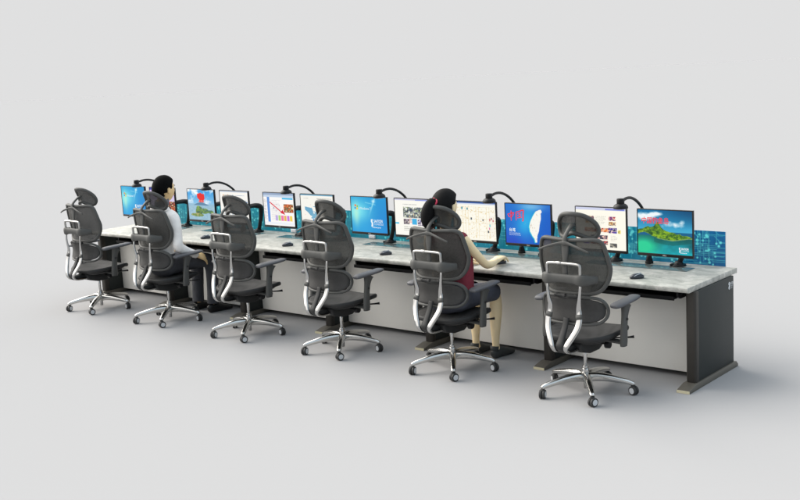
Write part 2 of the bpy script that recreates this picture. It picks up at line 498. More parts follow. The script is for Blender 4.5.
def page_arrow():
    img = rect(flat(250, 248, 246), 0, 0, 1, .06, (150, 168, 196)); img = rect(img, 0, .06, 1, .13, (196, 212, 232))
    img = rect(img, .12, .13, .2, .92, (96, 146, 216)); img = rect(img, 0, .9, 1, .96, (236, 240, 246))
    img = rect(img, .62, .14, .98, .19, (40, 180, 230))
    img = textlines(img, .01, .2, .11, .85, 14, 5, (110, 100, 120), .6)
    img = textlines(img, .24, .22, .6, .85, 16, 6, (150, 140, 150), .35)
    img = blobs(img, [(.33, .46, .03, 1), (.44, .35, .02, 1), (.40, .55, .02, 1), (.52, .38, .018, 1)], (170, 165, 190))
    img = photo(img, .66, .33, .98, .58, 8, [(40, 50, 40), (220, 120, 60), (170, 60, 40), (90, 120, 80), (240, 210, 160)])
    for i, c in enumerate(((190, 170, 224), (172, 214, 120), (240, 120, 170), (230, 180, 90), (200, 120, 220), (240, 210, 80))):
        img = rect(img, .37+.095*i, .68, .45+.095*i, .85, c)
    d = np.abs((V-.28)-(U-.2)*.78)/1.27
    img = mix(img, ((d < .016) & (U > .2) & (U < .6))*1., (226, 30, 56))
    img = blobs(img, [(.6, .585, .04, 1)], (214, 24, 50))
    h = inside([(.54, .60), (.62, .50), (.70, .66)])
    return mix(img, h*1., (214, 24, 50))
def page_map():
    img = rect(flat(246, 244, 236), 0, 0, 1, .03, (120, 180, 210))
    img = textlines(img, .1, .1, .28, .14, 1, 3, (120, 120, 120), .7); img = textlines(img, .5, .1, .95, .15, 1, 4, (90, 90, 90), .8)
    img = textlines(img, .5, .18, .85, .2, 1, 5, (130, 130, 130), .5)
    n = fbm(31, 5)
    img = mix(img, ((n > .5) & inside([(.1, .38), (.5, .33), (.55, .5), (.42, .8), (.3, .75), (.15, .5)]))*1., (120, 176, 204))
    img = mix(img, inside([(.12, .36), (.34, .40), (.38, .52), (.30, .64), (.22, .54), (.12, .46)])*1., (108, 168, 200))
    img = mix(img, inside([(.36, .72), (.44, .74), (.43, .9), (.36, .86)])*1., (60, 130, 190))
    return blobs(img, [(.12, .6, .012, 1), (.3, .3, .012, 1)], (230, 150, 120))
def page_video():
    img = rect(flat(250, 248, 240), 0, 0, 1, .04, (200, 200, 226)); img = rect(img, .55, .01, .95, .04, (120, 140, 220))
    img = photo(img, .22, .22, .74, .52, 5, [(70, 84, 72), (230, 232, 226), (150, 160, 130), (110, 120, 130), (60, 70, 90), (200, 190, 160)])
    img = photo(img, .22, .55, .38, .7, 6, [(150, 140, 150), (90, 80, 90), (220, 210, 200)])
    img = photo(img, .38, .53, .47, .66, 7, [(220, 170, 170), (240, 220, 210)])
    img = rect(img, .45, .53, .58, .70, (64, 176, 226)); img = photo(img, .6, .55, .74, .72, 9, [(190, 190, 220), (90, 80, 110), (230, 220, 230)])
    img = rect(img, .0, .66, .1, .70, (40, 190, 226)); img = textlines(img, .22, .76, .72, .9, 3, 3, (120, 120, 110), .5)
    return textlines(img, .22, .14, .62, .18, 1, 8, (150, 150, 150), .6)
def page_table():
    img = rect(flat(252, 249, 236), 0, 0, 1, .035, (50, 90, 160)); img = rect(img, 0, .035, 1, .07, (214, 222, 238))
    for i in range(15): img = rect(img, .03+.063*i, .12, .034+.063*i, .95, (222, 190, 110), .75)
    for j in range(8): img = rect(img, .02, .13+.105*j, .97, .135+.105*j, (226, 214, 190), .6)
    img = mix(img, ((vn(4, 44) > .8) & (V > .1) & (V < .95))*.5, (214, 176, 96))
    for (u, v, c) in ((.2, .17, (40, 160, 190)), (.33, .18, (50, 150, 170)), (.42, .44, (50, 70, 90)), (.7, .46, (90, 90, 90)), (.86, .45, (200, 60, 60)), (.94, .47, (190, 40, 60)), (.9, .42, (150, 60, 60)), (.86, .6, (50, 190, 200)), (.85, .68, (220, 90, 160)), (.82, .76, (60, 70, 90))):
        img = rect(img, u-.014, v-.03, u+.014, v+.03, c)
    return rect(img, .84, .35, .98, .9, (230, 226, 220), .3)
def blue_map():
    img = mix(flat(20, 110, 205), U*.3+.2*V, (20, 70, 185))
    img = mix(img, np.exp(-((U-.45-(.5-V)*.2)/.22)**2-((V-.45)/.45)**2)*.9, (40, 180, 232))
    img = mix(img, np.exp(-((U-.6)/.3)**2-((V-.05)/.1)**2)*.5, (190, 225, 245))
    img = mix(img, np.exp(-(((U-.15)/.3)**2+((V-1)/.25)**2))*.7, (40, 60, 190))
    isl = [(.75, .13), (.79, .12), (.815, .17), (.79, .22), (.79, .35), (.76, .50), (.74, .66), (.70, .78), (.69, .95), (.655, .95), (.64, .86), (.60, .80), (.545, .68), (.53, .55), (.56, .42), (.62, .28), (.68, .17)]
    img = mix(img, inside([(u-.018, v+.01) for u, v in isl])*1., (40, 200, 214))
    img = mix(img, inside(isl)*1., (248, 246, 238))
    img = mix(img, (inside(isl) & (vn(3, 40) > .86))*.5, (200, 180, 160))
    return blobs(img, [(.44, .48, .012, 1), (.8, .76, .01, 1), (.43, .51, .008, 1)], (130, 190, 190))
def page_shop():
    img = rect(flat(253, 250, 236), 0, 0, 1, .06, (206, 210, 234)); img = rect(img, .6, .02, .98, .055, (120, 130, 214))
    pe = [(230, 190, 120), (200, 140, 90), (250, 230, 190), (120, 90, 100), (240, 210, 170)]
    img = photo(img, .2, .2, .37, .38, 2, pe)
    img = textlines(img, .4, .2, .62, .44, 7, 4, (170, 170, 160), .5)
    img = photo(img, .66, .2, .8, .3, 3, [(130, 70, 120), (240, 210, 190), (200, 60, 60), (60, 70, 120)]); img = photo(img, .66, .33, .8, .42, 4, pe)
    img = photo(img, .18, .48, .66, .58, 5, [(224, 120, 60), (250, 200, 160), (180, 70, 60), (240, 226, 200)])
    img = photo(img, .66, .47, .82, .6, 6, [(40, 50, 150), (90, 60, 140), (230, 200, 200), (30, 40, 100)])
    img = photo(img, .3, .66, .64, .76, 7, [(150, 120, 130), (230, 190, 170), (100, 90, 110), (60, 60, 70)])
    img = photo(img, .3, .79, .64, .88, 8, [(140, 80, 120), (220, 170, 150), (70, 60, 90), (200, 90, 80)])
    img = photo(img, .16, .8, .26, .88, 9, [(110, 60, 170), (90, 60, 200), (160, 110, 200)])
    img = photo(img, .68, .84, .82, .94, 10, [(120, 120, 110), (180, 176, 160), (80, 80, 80)])
    img = textlines(img, .7, .66, .84, .8, 4, 5, (170, 160, 150), .5)
    return photo(img, .84, .52, .9, .6, 12, [(200, 180, 90), (230, 210, 120)])
def lagoon():
    img = mix(flat(14, 110, 160), V*2.2-.1, (70, 176, 214)); img = mix(img, np.clip(U-.3, 0, 1)*(1-V*2.5), (10, 58, 96))
    n = fbm(41, 5)
    cl = np.exp(-(((U-.12)/.22)**2+((V-.13)/.11)**2))+np.exp(-(((U-.36)/.14)**2+((V-.08)/.06)**2))*.9+np.exp(-(((U-.6)/.16)**2+((V-.30)/.09)**2))+np.exp(-(((U-.82)/.07)**2+((V-.26)/.13)**2))*.8+np.exp(-(((U-.05)/.12)**2+((V-.47)/.025)**2))
    img = mix(img, (cl*1.1+n*1.6-1.25)*1.8, (238, 246, 250))
    img = mix(img, ((V > .49)*1.), (20, 96, 140))
    w = fbm(51, 3)
    sea = np.clip((V-.6)*2.4+(w-.5)*1.6, 0, 1)[..., None]
    s2 = np.clip(np.exp(-(((U-.1)/.25)**2+((V-.85)/.2)**2))*1.3, 0, 1)[..., None]
    water = c3(14, 88, 98)*(1-sea)+c3(28, 184, 196)*sea; water = water*(1-s2)+c3(40, 206, 150)*s2
    img = mix(img, (V > .58)*1., water)
    top = .44-.17*np.exp(-((U-.37)/.07)**2)-.07*np.exp(-((U-.2)/.12)**2)+.27*np.clip(U-.48, 0, 1)+.03*vn(6, 22)
    bot = .585+.085*np.exp(-((U-.62)/.3)**2)-.08*np.exp(-((U-.12)/.12)**2)+.01*vn(8, 20)+.0*U
    g = vn(61, 56)*.35+vn(62, 26)*.45+vn(63, 9)*.2
    k_ = np.clip((g-.25)/.5+.35*(V-.45), 0, 1)[..., None]; gr = c3(34, 78, 38)*(1-k_)+c3(140, 182, 40)*k_
    img = mix(img, ((V > top) & (V < bot))*1., gr)
    img = mix(img, ((V > bot) & (V < bot+.02) & (U > .35))*.7, (190, 200, 110))
    img = mix(img, ((V > bot+.01) & (V < bot+.12) & (U > .3))*.5, (16, 92, 84))
    return img
def hidden_page():
    img = mix(flat(196, 176, 226), V, (240, 240, 250)); img = rect(img, 0, 0, 1, .08, (60, 70, 160))
    return photo(img, .7, .45, 1, .95, 3, [(220, 110, 50), (150, 60, 40), (60, 50, 50), (240, 190, 140)])

MW, MZ0, MZ1, MY = .4467, .8864, 1.2389, .3748
def make_screen(kind, parent, w, h):
    """screen mesh in monitor space: x 0..w, z 0..h"""
    img = kind()
    img = np.where(img <= .04045, img/12.92, ((img+.055)/1.055)**2.4)
    X, Z = np.meshgrid(np.linspace(0, w, NW), np.linspace(0, h, NH))
    me = grid_mesh(np.stack([X, np.zeros_like(X), Z], -1).reshape(-1, 3), NW, NH, img)
    bm = bmesh.new(); bm.from_mesh(me)
    def T(u, v): return Matrix.Translation((u*w, -.0006, (1-v)*h)) @ Matrix.Rotation(PI/2, 4, 'X')
    def mark(u, v, s, col=2):
        prism(bm, [((u+a*s)*w, (1-(v+b*s))*h) for a, b in ((0, 0), (.05, 0), (.035, .06), (.055, .10), (.05, .2), (0, .2), (.015, .12), (-.005, .06))], 1, -.0006, -.0003, col)
        text_into(bm, 'SAATICEN', .036*s, T(u+.075*s, v+.085*s), col, bold=.0008, sx=.62)
        text_into(bm, 'CONSOLE', .024*s, T(u+.075*s, v+.155*s), col, sx=1.0)
        text_into(bm, 'Tel.Enterprise', .018*s, T(u+.02*s, v+.235*s), col, bold=.0003, sx=1.0)
    n = kind.__name__
    if n == 'desktop_picture':
        text_into(bm, 'Windows 7', .034, T(.23, .36), 2, sx=.9); mark(.55, .62, 1.05)
    if n == 'blue_map':
        def st(pts):       # one brush stroke: (u, v, half width) in screen fractions
            P_ = cr(pts, 5); L_, R_ = [], []
            for k_, q_ in enumerate(P_):
                a_ = P_[max(k_-1, 0)]; b_ = P_[min(k_+1, len(P_)-1)]
                d_ = np.array([(b_[0]-a_[0])*w, -(b_[1]-a_[1])*h]); d_ /= (np.linalg.norm(d_) or 1)
                cx_, cz_ = q_[0]*w, (1-q_[1])*h; n_ = np.array([-d_[1], d_[0]])*max(q_[2], .002)*w
                L_.append(bm.verts.new((cx_+n_[0], -.0006, cz_+n_[1]))); R_.append(bm.verts.new((cx_-n_[0], -.0006, cz_-n_[1])))
            for k_ in range(len(P_)-1): bm.faces.new((L_[k_], L_[k_+1], R_[k_+1], R_[k_])).material_index = 1
        for q in ([(.055, .26, .010), (.07, .30, .010), (.085, .345, .006)], [(.055, .265, .006), (.11, .25, .008), (.185, .225, .011), (.175, .27, .009), (.165, .31, .004)],
                  [(.075, .34, .006), (.12, .325, .008), (.175, .305, .006)], [(.128, .17, .004), (.132, .22, .012), (.130, .31, .012), (.128, .40, .008), (.126, .44, .002)],
                  [(.245, .20, .012), (.242, .29, .011), (.240, .38, .010), (.238, .42, .004)], [(.24, .205, .006), (.31, .185, .009), (.405, .155, .014), (.400, .25, .013), (.398, .36, .013), (.392, .425, .010), (.365, .41, .002)],
                  [(.275, .24, .005), (.32, .228, .007), (.36, .22, .004)], [(.275, .29, .005), (.32, .278, .007), (.362, .27, .004)], [(.265, .355, .006), (.32, .342, .008), (.372, .33, .005)],
                  [(.318, .235, .007), (.318, .29, .008), (.316, .345, .006)], [(.338, .30, .004), (.352, .322, .008)]):
            st(q)
        text_into(bm, '台湾', .032, T(.07, .70), 2, bold=.0006); text_into(bm, '中华人民共和国台湾省', .011, T(.07, .76), 2); text_into(bm, 'Taiwan Province of China', .011, T(.07, .80), 2)
    if n == 'lagoon':
        text_into(bm, '中国钓鱼岛', .052, T(.06, .30), 1, bold=.0008, sx=.86, shear=.12); mark(.76, .83, .55)
    bm.to_mesh(me); bm.free()
    for m in (M['screen'], M['ered'], M['ewhite']): me.materials.append(m)
    o = bpy.data.objects.new('screen', me); C.objects.link(o); o.parent = parent
    return o
def make_monitor(x, kind, label, base_dx):
    t = empty('monitor', (x, MY, .75))      # origin at the bottom-left front corner's x
    tag(t, label, 'monitor', 'monitors in a row along the desk')
    h = MZ1-MZ0; zb = MZ0-.75
    bm = bmesh.new()
    box(bm, 0, MW, .0012, .022, zb, zb+h)
    # thin raised bezel round the picture
    for a in ((0, MW, zb, zb+.021), (0, MW, zb+h-.006, zb+h), (0, .006, zb+.021, zb+h-.006), (MW-.006, MW, zb+.021, zb+h-.006)):
        box(bm, a[0], a[1], -.003, .0008, a[2], a[3])
    prism(bm, [(.05, zb+.06), (MW-.05, zb+.06), (MW-.05, zb+h-.06), (.05, zb+h-.06)], 1, .0222, .045)
    hs = link('housing', bm, M['bezel'], t, bevel=.0015)
    bm = bmesh.new(); text_into(bm, 'DELL', .013, Matrix.Translation((MW/2-.017, -.0036, zb+.006)) @ Matrix.Rotation(PI/2, 4, 'X'), 0, bold=.0004, sx=1.1)
    link('badge', bm, M['brand'], hs)
    s = make_screen(kind, t, MW-.013, h-.028); s.location = (.0065, .0006, zb+.0215)
    # articulated arm and its clamp base
    bx, by = MW/2+base_dx, .74-MY
    bm = bmesh.new()
    box(bm, MW/2-.05, MW/2+.05, .0455, .056, zb+.12, zb+.22)
    loft(bm, [(MW/2, .05, zb+.165, .023), (MW/2+.02, .16, zb+.165, .023), (bx+.045, by-.07, zb+.158, .025), (bx+.06, by-.015, zb+.145, .028), (bx+.066, by, zb+.12, .025), (bx+.055, by, zb+.03, .022), (bx+.03, by, .08, .020), (bx+.01, by, .03, .02)], k=4, n=12)
    link('monitor_arm', bm, M['black'], t, bevel=.003)
    bm = bmesh.new()
    cyl(bm, (bx, by, .008), .06, .014, n=28, r2=.055); cyl(bm, (bx, by, .026), .042, .024, n=24, r2=.024)
    box(bm, bx-.05, bx-.03, by-.05, by+.05, .003, .02)
    link('clamp_base', bm, M['black'], t, bevel=.002)
    return t
EL, OL = -.5928, -1.1279
kinds = [   # from the left end of the desk
    (desktop_picture, 'monitor at the far left end of the desk showing a bright blue wallpaper'),
    (hidden_page, 'monitor hidden behind the man\'s head with a lilac page showing beside his hair'),
    (sky_island, 'monitor right of the man showing a red flag above islands and sea'),
    (page_dots, 'monitor with a pale web page behind the third chair\'s headrest'),
    (page_arrow, 'monitor showing a page with a thick red diagonal arrow'),
    (page_map, 'monitor with a pale page and blue map behind the fourth chair\'s headrest'),
    (desktop_picture, 'monitor left of the woman showing a blue wallpaper with white logo'),
    (page_video, 'monitor just left of the woman\'s ponytail showing a page with a large photo'),
    (page_table, 'monitor right of the woman\'s head showing a cream page of yellow columns'),
    (blue_map, 'monitor with a white island on blue and two large red characters'),
    (page_shop, 'monitor behind the nearest chair\'s headrest showing a cream page of small photos'),
    (lagoon, 'monitor at the right end of the desk showing a green island in a turquoise lagoon')]
for k, (fn, lab) in enumerate(kinds):
    i = 5-k//2
    x = (OL if k % 2 == 0 else EL)-i*PITCH
    make_monitor(x, fn, lab, -.07 if k % 2 else -.08)

# ------------------------------------------------------------------ gooseneck lamps
def make_lamp():
    t = empty('desk_lamp', (0, 0, .75))        # origin: base centre
    bm = bmesh.new(); cyl(bm, (0, 0, .009), .032, .018, n=24); cyl(bm, (0, 0, .040), .028, .044, n=24, r2=.018)
    link('lamp_base', bm, M['black'], t, bevel=.003)
    bm = bmesh.new()
    loft(bm, [(0, 0, .06, .0115), (-.002, .0, .22, .0115), (-.008, -.02, .36, .0115), (-.015, -.08, .455, .0115), (-.012, -.17, .518, .0115), (-.002, -.27, .553, .0115), (.008, -.36, .562, .0115), (.015, -.43, .554, .012), (.018, -.46, .551, .012)], k=8, n=10)
    link('gooseneck', bm, M['black'], t, smooth=True)
    bm = bmesh.new()
    hx, hy, hz = .020, -.475, .545
    cyl(bm, (hx, hy, hz+.008), .029, .042, n=24, r2=.028)
    loft(bm, [(hx, hy, hz-.008, .028), (hx, hy, hz-.014, .040), (hx, hy, hz-.022, .049), (hx, hy, hz-.032, .0545), (hx, hy, hz-.046, .0555)], k=3, n=28)
    hd = link('lamp_head', bm, M['black'], t, bevel=.003)
    bm = bmesh.new(); cyl(bm, (hx, hy, hz-.048), .044, .003, n=28)
    link('diffuser', bm, M['white'], hd)
    return t
lamp = make_lamp()
lamp_labels = ['black gooseneck lamp beside the monitor with the green lagoon, nearest the right end', 'black gooseneck lamp over the cream page of yellow columns, right of the woman',
    'black gooseneck lamp left of the woman over the blue wallpaper', 'black gooseneck lamp over the monitor with the red arrow',
    'black gooseneck lamp over the monitor with the red flag', 'black gooseneck lamp at the far left end, left of the man\'s head']
for i in range(6):
    o = lamp if i == 0 else copy_tree(lamp)
    o.location = (-.69-i*PITCH, .745, .75)
    tag(o, lamp_labels[i], 'lamp', 'gooseneck lamps between the monitors')

# ------------------------------------------------------------------ mice
def make_mouse():
    t = empty('computer_mouse', (0, 0, .75))
    bm = bmesh.new()
    ell(bm, (0, 0, .012), (.031, .056, .026), n=24)
    for v in bm.verts:
        v.co.z = max(v.co.z, .0015)
        v.co.x *= 1-.18*math.exp(-(v.co.y/.02)**2)
    link('shell', bm, M['mouse'], t, smooth=True)
    bm = bmesh.new()
    for s in (-1, 1):
        loft(bm, [(s*.012, .045, .024, .002, .006), (s*.016, .02, .0345, .002, .006), (s*.024, -.01, .031, .002, .005), (s*.026, -.03, .022, .0015, .004)], k=4, n=6)
    cyl(bm, (0, .025, .035), .008, .006, 0, 12)
    link('trim', bm, M['mousel'], t, smooth=True)
    return t
mouse = make_mouse()
mp = [(-.495, .175, 'dark mouse in front of the lagoon monitor at the right end'), (-1.775, .255, 'dark mouse under the woman\'s right hand'),
      (-2.975, .20, 'dark mouse in front of the blue wallpaper monitor, left of the woman'), (-4.225, .19, 'dark mouse in front of the red arrow monitor'),
      (-5.455, .19, 'dark mouse right of the man, beside the third chair\'s backrest')]
for k, (x, y, lab) in enumerate(mp):
    o = mouse if k == 0 else copy_tree(mouse)
    o.location = (x, y, .75); o.rotation_euler.z = (-.7, -.45, -.75, -.7, -.6)[k]
    tag(o, lab, 'mouse', 'mice on the desktop')

# ------------------------------------------------------------------ chairs
def make_chair():
    t = empty('office_chair', (0, 0, 0))
    # star base
    bm = bmesh.new(); cyl(bm, (0, 0, .115), .035, .06, n=28, r2=.032); cyl(bm, (0, 0, .16), .028, .05, n=28, r2=.026); cyl(bm, (0, 0, .066), .016, .07, n=20)
    hubm = link('base_hub', bm, M['chrome'], t, bevel=.003)
    for k, a in enumerate((237, 309, 21, 93, 165)):
        a = math.radians(a-1)
        ca, sa = math.cos(a), math.sin(a)
        bm = bmesh.new()
        pts = [(.02, .116, .034, .028), (.08, .122, .032, .028), (.16, .118, .027, .026), (.25, .104, .021, .023), (.315, .090, .018, .020), (.342, .078, .015, .016)]
        loft(bm, [(r*ca, r*sa, z, ra, rb) for r, z, ra, rb in pts], k=5, n=14, up=(-sa, ca, 0), sq=2.6)
        link('base_arm', bm, M['satin'], t, smooth=True)
        wa = a+(.9, 2.2, -.6, 1.4, 2.7)[k]; cw, sw = math.cos(wa), math.sin(wa)
        cx, cy = .335*ca, .335*sa
        bm = bmesh.new(); cyl(bm, (cx, cy, .052), .010, .03, n=12)
        loft(bm, [(cx-.012*cw, cy-.012*sw, .058, .013, .012), (cx, cy, .060, .015, .017), (cx+.014*cw, cy+.014*sw, .054, .012, .016)], k=3, n=10)
        cs = link('caster', bm, M['mech'], t, smooth=True)
        for s in (-1, 1):
            bm = bmesh.new()
            cyl(bm, (0, 0, 0), .0325, .019, 1, 24)
            for v in bm.verts: pass
            wm = Matrix.Translation((cx+.004*cw-s*.012*sw, cy+.004*sw+s*.012*cw, .0328)) @ Matrix.Rotation(wa, 4, 'Z')
            bm.transform(wm)
            w_ = link('wheel', bm, M['wheel'], cs, bevel=.004)
            bm = bmesh.new(); cyl(bm, (0, s*.0102, 0), .0215, .003, 1, 20); bm.transform(wm)
            link('hub_cap', bm, M['hubc'], cs)
    bm = bmesh.new(); cyl(bm, (0, 0, .245), .0135, .13, n=20); cyl(bm, (0, 0, .19), .022, .02, n=20)
    link('gas_lift', bm, M['chrome'], t, bevel=.002)
    # mechanism under the seat
    bm = bmesh.new()
    prism(bm, [(-.20, .40), (-.17, .345), (-.06, .315), (.06, .315), (.13, .35), (.16, .40), (.12, .425), (-.18, .425)], 0, -.085, .085)
    prism(bm, [(-.33, .41), (-.30, .36), (-.17, .37), (-.17, .41)], 0, -.04, .04)
    mech = link('mechanism', bm, M['mech'], t, bevel=.008)
    bm = bmesh.new()
    loft(bm, [(.08, .03, .375, .008), (.16, .03, .372, .008)], k=1, n=8); cyl(bm, (.17, .03, .37), .030, .035, 0, 20, r2=.027)
    link('tension_knob', bm, M['black'], mech, bevel=.004)
    for s in (-1, 1):
        bm = bmesh.new(); loft(bm, [(s*.08, .09, .40, .006), (s*.2, .12, .402, .006), (s*.26, .15, .405, .007), (s*.30, .17, .41, .012, .006)], k=4, n=8)
        link('lever', bm, M['black'], mech, smooth=True)
    # seat
    def seat_z(u, v):       # u -1..1 across, v -1..1 front
        return .478-.020*(1-u*u)*(.6)-.035*max(0, v-.55)**2*3+.006*v
    bm = bmesh.new()
    n = 40; ring_o, layers = [], []
    def outline(th):
        c, s = math.cos(th), math.sin(th)
        x = .255*math.copysign(abs(c)**.55, c); y = .02+.245*math.copysign(abs(s)**.6, s)
        return x*(1-.08*max(0, -s)), y
    def disc(z_off, scales, bmx, flip=False):
        rings = []
        for sc in scales:
            r = []
            for i in range(n):
                x, y = outline(2*PI*i/n); x *= sc; y = .02+(y-.02)*sc
                r.append(bmx.verts.new((x, y, seat_z(x/.255, (y-.02)/.245)+z_off)))
            rings.append(r)
        c = bmx.verts.new((0, .02, seat_z(0, 0)+z_off))
        for a, b in zip(rings[:-1], rings[1:]):
            for i in range(n): bmx.faces.new((a[i], a[(i+1) % n], b[(i+1) % n], b[i]))
        for i in range(n): bmx.faces.new((rings[-1][i], rings[-1][(i+1) % n], c))
        return rings[0]
    a = disc(.0, (1, .93, .8, .6, .4, .2), bm); b = disc(-.03, (1.0, .93, .8, .6, .4, .2), bm)
    for i in range(n): bm.faces.new((a[i], b[i], b[(i+1) % n], a[(i+1) % n]))
    seat = link('seat', bm, M['meshd'], t, smooth=True)
    bm = bmesh.new()
    pts = []
    for i in range(28):
        x, y = outline(2*PI*i/28); pts.append((x*1.01, .02+(y-.02)*1.01, seat_z(x/.255, (y-.02)/.245)-.014, .014, .019))
    loft(bm, pts, k=2, n=10, up=(0, 0, 1), closed=True)
    link('seat_frame', bm, M['mech'], seat, smooth=True)
    bm = bmesh.new()
    a = disc(-.036, (.93, .8, .5), bm); b = disc(-.062, (.78, .6, .4), bm)
    for i in range(n): bm.faces.new((a[i], b[i], b[(i+1) % n], a[(i+1) % n]))
    link('seat_pan', bm, M['mech'], seat, smooth=True)
    # armrests
    for s in (-1, 1):
        bm = bmesh.new()
        loft(bm, [(s*.12, .02, .41, .016, .03), (s*.24, .02, .405, .014, .03), (s*.300, .015, .405, .016, .028), (s*.312, .0, .43, .028, .016)], k=4, n=12, up=(0, 1, 0), sq=2.6)
        loft(bm, [(s*.315, -.01, .385, .032, .018), (s*.316, -.008, .43, .034, .020), (s*.316, .0, .52, .029, .0185), (s*.314, .015, .60, .030, .0185), (s*.312, .03, .65, .040, .024), (s*.31, .04, .675, .055, .026)], k=4, n=14, up=(1, 0, 0), sq=2.8)
        ar = link('armrest', bm, M['frame'], t, smooth=True)
        bm = bmesh.new()
        loft(bm, [(s*.305, -.115, .680, .010, .030), (s*.306, -.09, .686, .017, .042), (s*.307, .0, .690, .017, .047), (s*.300, .12, .692, .016, .047), (s*.292, .20, .694, .015, .042), (s*.286, .235, .694, .007, .026)], k=5, n=16, up=(1, 0, 0), sq=2.5)
        link('arm_pad', bm, M['pad'], ar, smooth=True)
        bm = bmesh.new(); cyl(bm, (s*.334, .01, .575), .009, .012, 0, 14)
        link('height_button', bm, M['mech'], ar)
    # backrest: ring frame curving forward at the sides
    def by(x, w, yc, k): return yc+k*(abs(x)/w)**2.2
    def backpt(x, z):
        w = .27; yc = -.205+.035*math.exp(-((z-.86)/.12)**2)
        return (x, by(x, w, yc, .085), z)
    out = [(0, 1.142), (.14, 1.146), (.205, 1.143), (.240, 1.118), (.258, 1.06), (.270, .99), (.272, .93), (.252, .85), (.215, .79), (.16, .768), (.08, .764)]
    out = out+[(0, .764)]+[(-x, z) for x, z in out[1:][::-1]]
    bm = bmesh.new()
    rad = []
    for x, z in out:
        p = backpt(x, z); th = .021 if z > 1.12 else (.018 if z > .8 else .014)
        rad.append((*p, .014, th))
    loft(bm, rad, k=5, n=12, up=(0, 1, 0), closed=True, sq=2.3)
    # swap: across-up radii keep the tube ~.03 thick and .04 tall
    back = link('backrest', bm, M['frame'], t, smooth=True)
    bm = bmesh.new()
    def halfw(z):
        t_ = [(.764, .15), (.79, .205), (.85, .248), (.93, .268), (.99, .266), (1.06, .254), (1.118, .236), (1.142, .205)]
        for (a0, w0), (a1, w1) in zip(t_[:-1], t_[1:]):
            if z <= a1: return w0+(w1-w0)*(z-a0)/(a1-a0)
        return .205
    def F(u, v):
        z = .766+(1.140-.766)*v; x = (2*u-1)*halfw(z)*.985
        return backpt(x, z)
    sheet(bm, F, 22, 20, .003)
    link('back_mesh', bm, M['mesh'], back, smooth=True)
    bm = bmesh.new()                                   # upright spine strip and hanger behind the mesh
    loft(bm, [(0, -.222, 1.135, .008, .028), (0, -.228, 1.06, .008, .026), (0, -.232, .98, .008, .017), (0, -.234, .90, .008, .022)], k=4, n=10, up=(1, 0, 0), sq=3)
    link('spine', bm, M['frame'], back, smooth=True)
    bm = bmesh.new()
    loft(bm, [(-.2, -.252, 1.072, .005, .007), (-.13, -.258, 1.098, .005, .009), (-.04, -.242, 1.122, .006, .011), (0, -.240, 1.125, .007, .016), (.04, -.242, 1.122, .006, .011), (.13, -.258, 1.098, .005, .009), (.2, -.252, 1.072, .005, .007)], k=5, n=10, up=(0, 0, 1))
    link('coat_hanger', bm, M['frame'], back, smooth=True)
    # lumbar pad
    def lumpt(x, z): return (x, by(x, .25, -.215, .085)+.02*math.exp(-((z-.65)/.07)**2), z)
    lo = [(0, .746), (.13, .747), (.205, .737), (.243, .703), (.256, .65), (.247, .598), (.208, .564), (.13, .555)]
    lo = lo+[(0, .556)]+[(-x, z) for x, z in lo[1:][::-1]]
    bm = bmesh.new(); loft(bm, [(*lumpt(x, z), .011, .015) for x, z in lo], k=5, n=12, up=(0, 1, 0), closed=True)
    lum = link('lumbar_support', bm, M['frame'], t, smooth=True)
    bm = bmesh.new()
    def lw(z):
        q = (z-.65)/.095; return .252*max(0, 1-abs(q)**3.2)**.38 if abs(q) < 1 else .0
    def F2(u, v):
        z = .562+(.738-.562)*v; x = (2*u-1)*max(.14, lw(z))*.97
        return lumpt(x, z)
    sheet(bm, F2, 18, 10, .006)
    link('lumbar_mesh', bm, M['meshd'], lum, smooth=True)
    # yoke joining back, bars and lumbar
    bm = bmesh.new()
    loft(bm, [(-.205, -.165, .874, .018, .026), (-.178, -.215, .874, .022, .034), (-.135, -.252, .877, .027, .043), (-.085, -.256, .880, .020, .034), (0, -.256, .882, .019, .031), (.085, -.256, .880, .020, .034), (.135, -.252, .877, .027, .043), (.178, -.215, .874, .022, .034), (.205, -.165, .874, .018, .026)], k=5, n=12, up=(0, 0, 1), sq=2.6)
    link('yoke', bm, M['frame'], t, smooth=True)
    bm = bmesh.new()
    loft(bm, [(-.09, -.225, .755, .012), (-.03, -.232, .758, .014), (.03, -.232, .758, .014), (.09, -.225, .755, .012)], k=3, n=10)
    for s in (-1, 1): ell(bm, (s*.075, -.222, .757), (.03, .018, .016), n=14)
    link('lumbar_hinge', bm, M['mech'], lum, smooth=True)
    # bright twin bars with top loop
    bm = bmesh.new()
    r = .0105
    loft(bm, [(-.131, -.254, .86, r), (-.131, -.257, .94, r), (-.130, -.257, .970, r), (-.118, -.257, .984, r), (-.05, -.259, .988, r), (0, -.26, .988, .010), (.05, -.259, .988, r), (.118, -.257, .984, r), (.130, -.257, .970, r), (.131, -.257, .94, r), (.131, -.254, .86, r)], k=4, n=10, up=(0, 1, 0))
    ell(bm, (-.035, -.26, .989), (.035, .014, .013), n=16)
    link('top_loop', bm, M['loop'], t, smooth=True)
    bm = bmesh.new()
    for s in (-1, 1):
        loft(bm, [(s*.131, -.254, .860, .009, .009), (s*.129, -.262, .80, .008, .010), (s*.122, -.262, .74, .008, .013), (s*.114, -.258, .69, .008, .018), (s*.117, -.262, .64, .009, .022), (s*.123, -.272, .595, .010, .023), (s*.117, -.288, .545, .011, .023), (s*.094, -.312, .492, .012, .022), (s*.066, -.335, .44, .012, .021), (s*.050, -.338, .405, .013, .017), (s*.048, -.31, .378, .012, .014), (s*.050, -.25, .368, .010, .013), (s*.052, -.16, .368, .009, .012)], k=5, n=16, up=(1, 0, 0), sq=2.8)
    bars = link('back_bars', bm, M['chrome'], t, smooth=True)
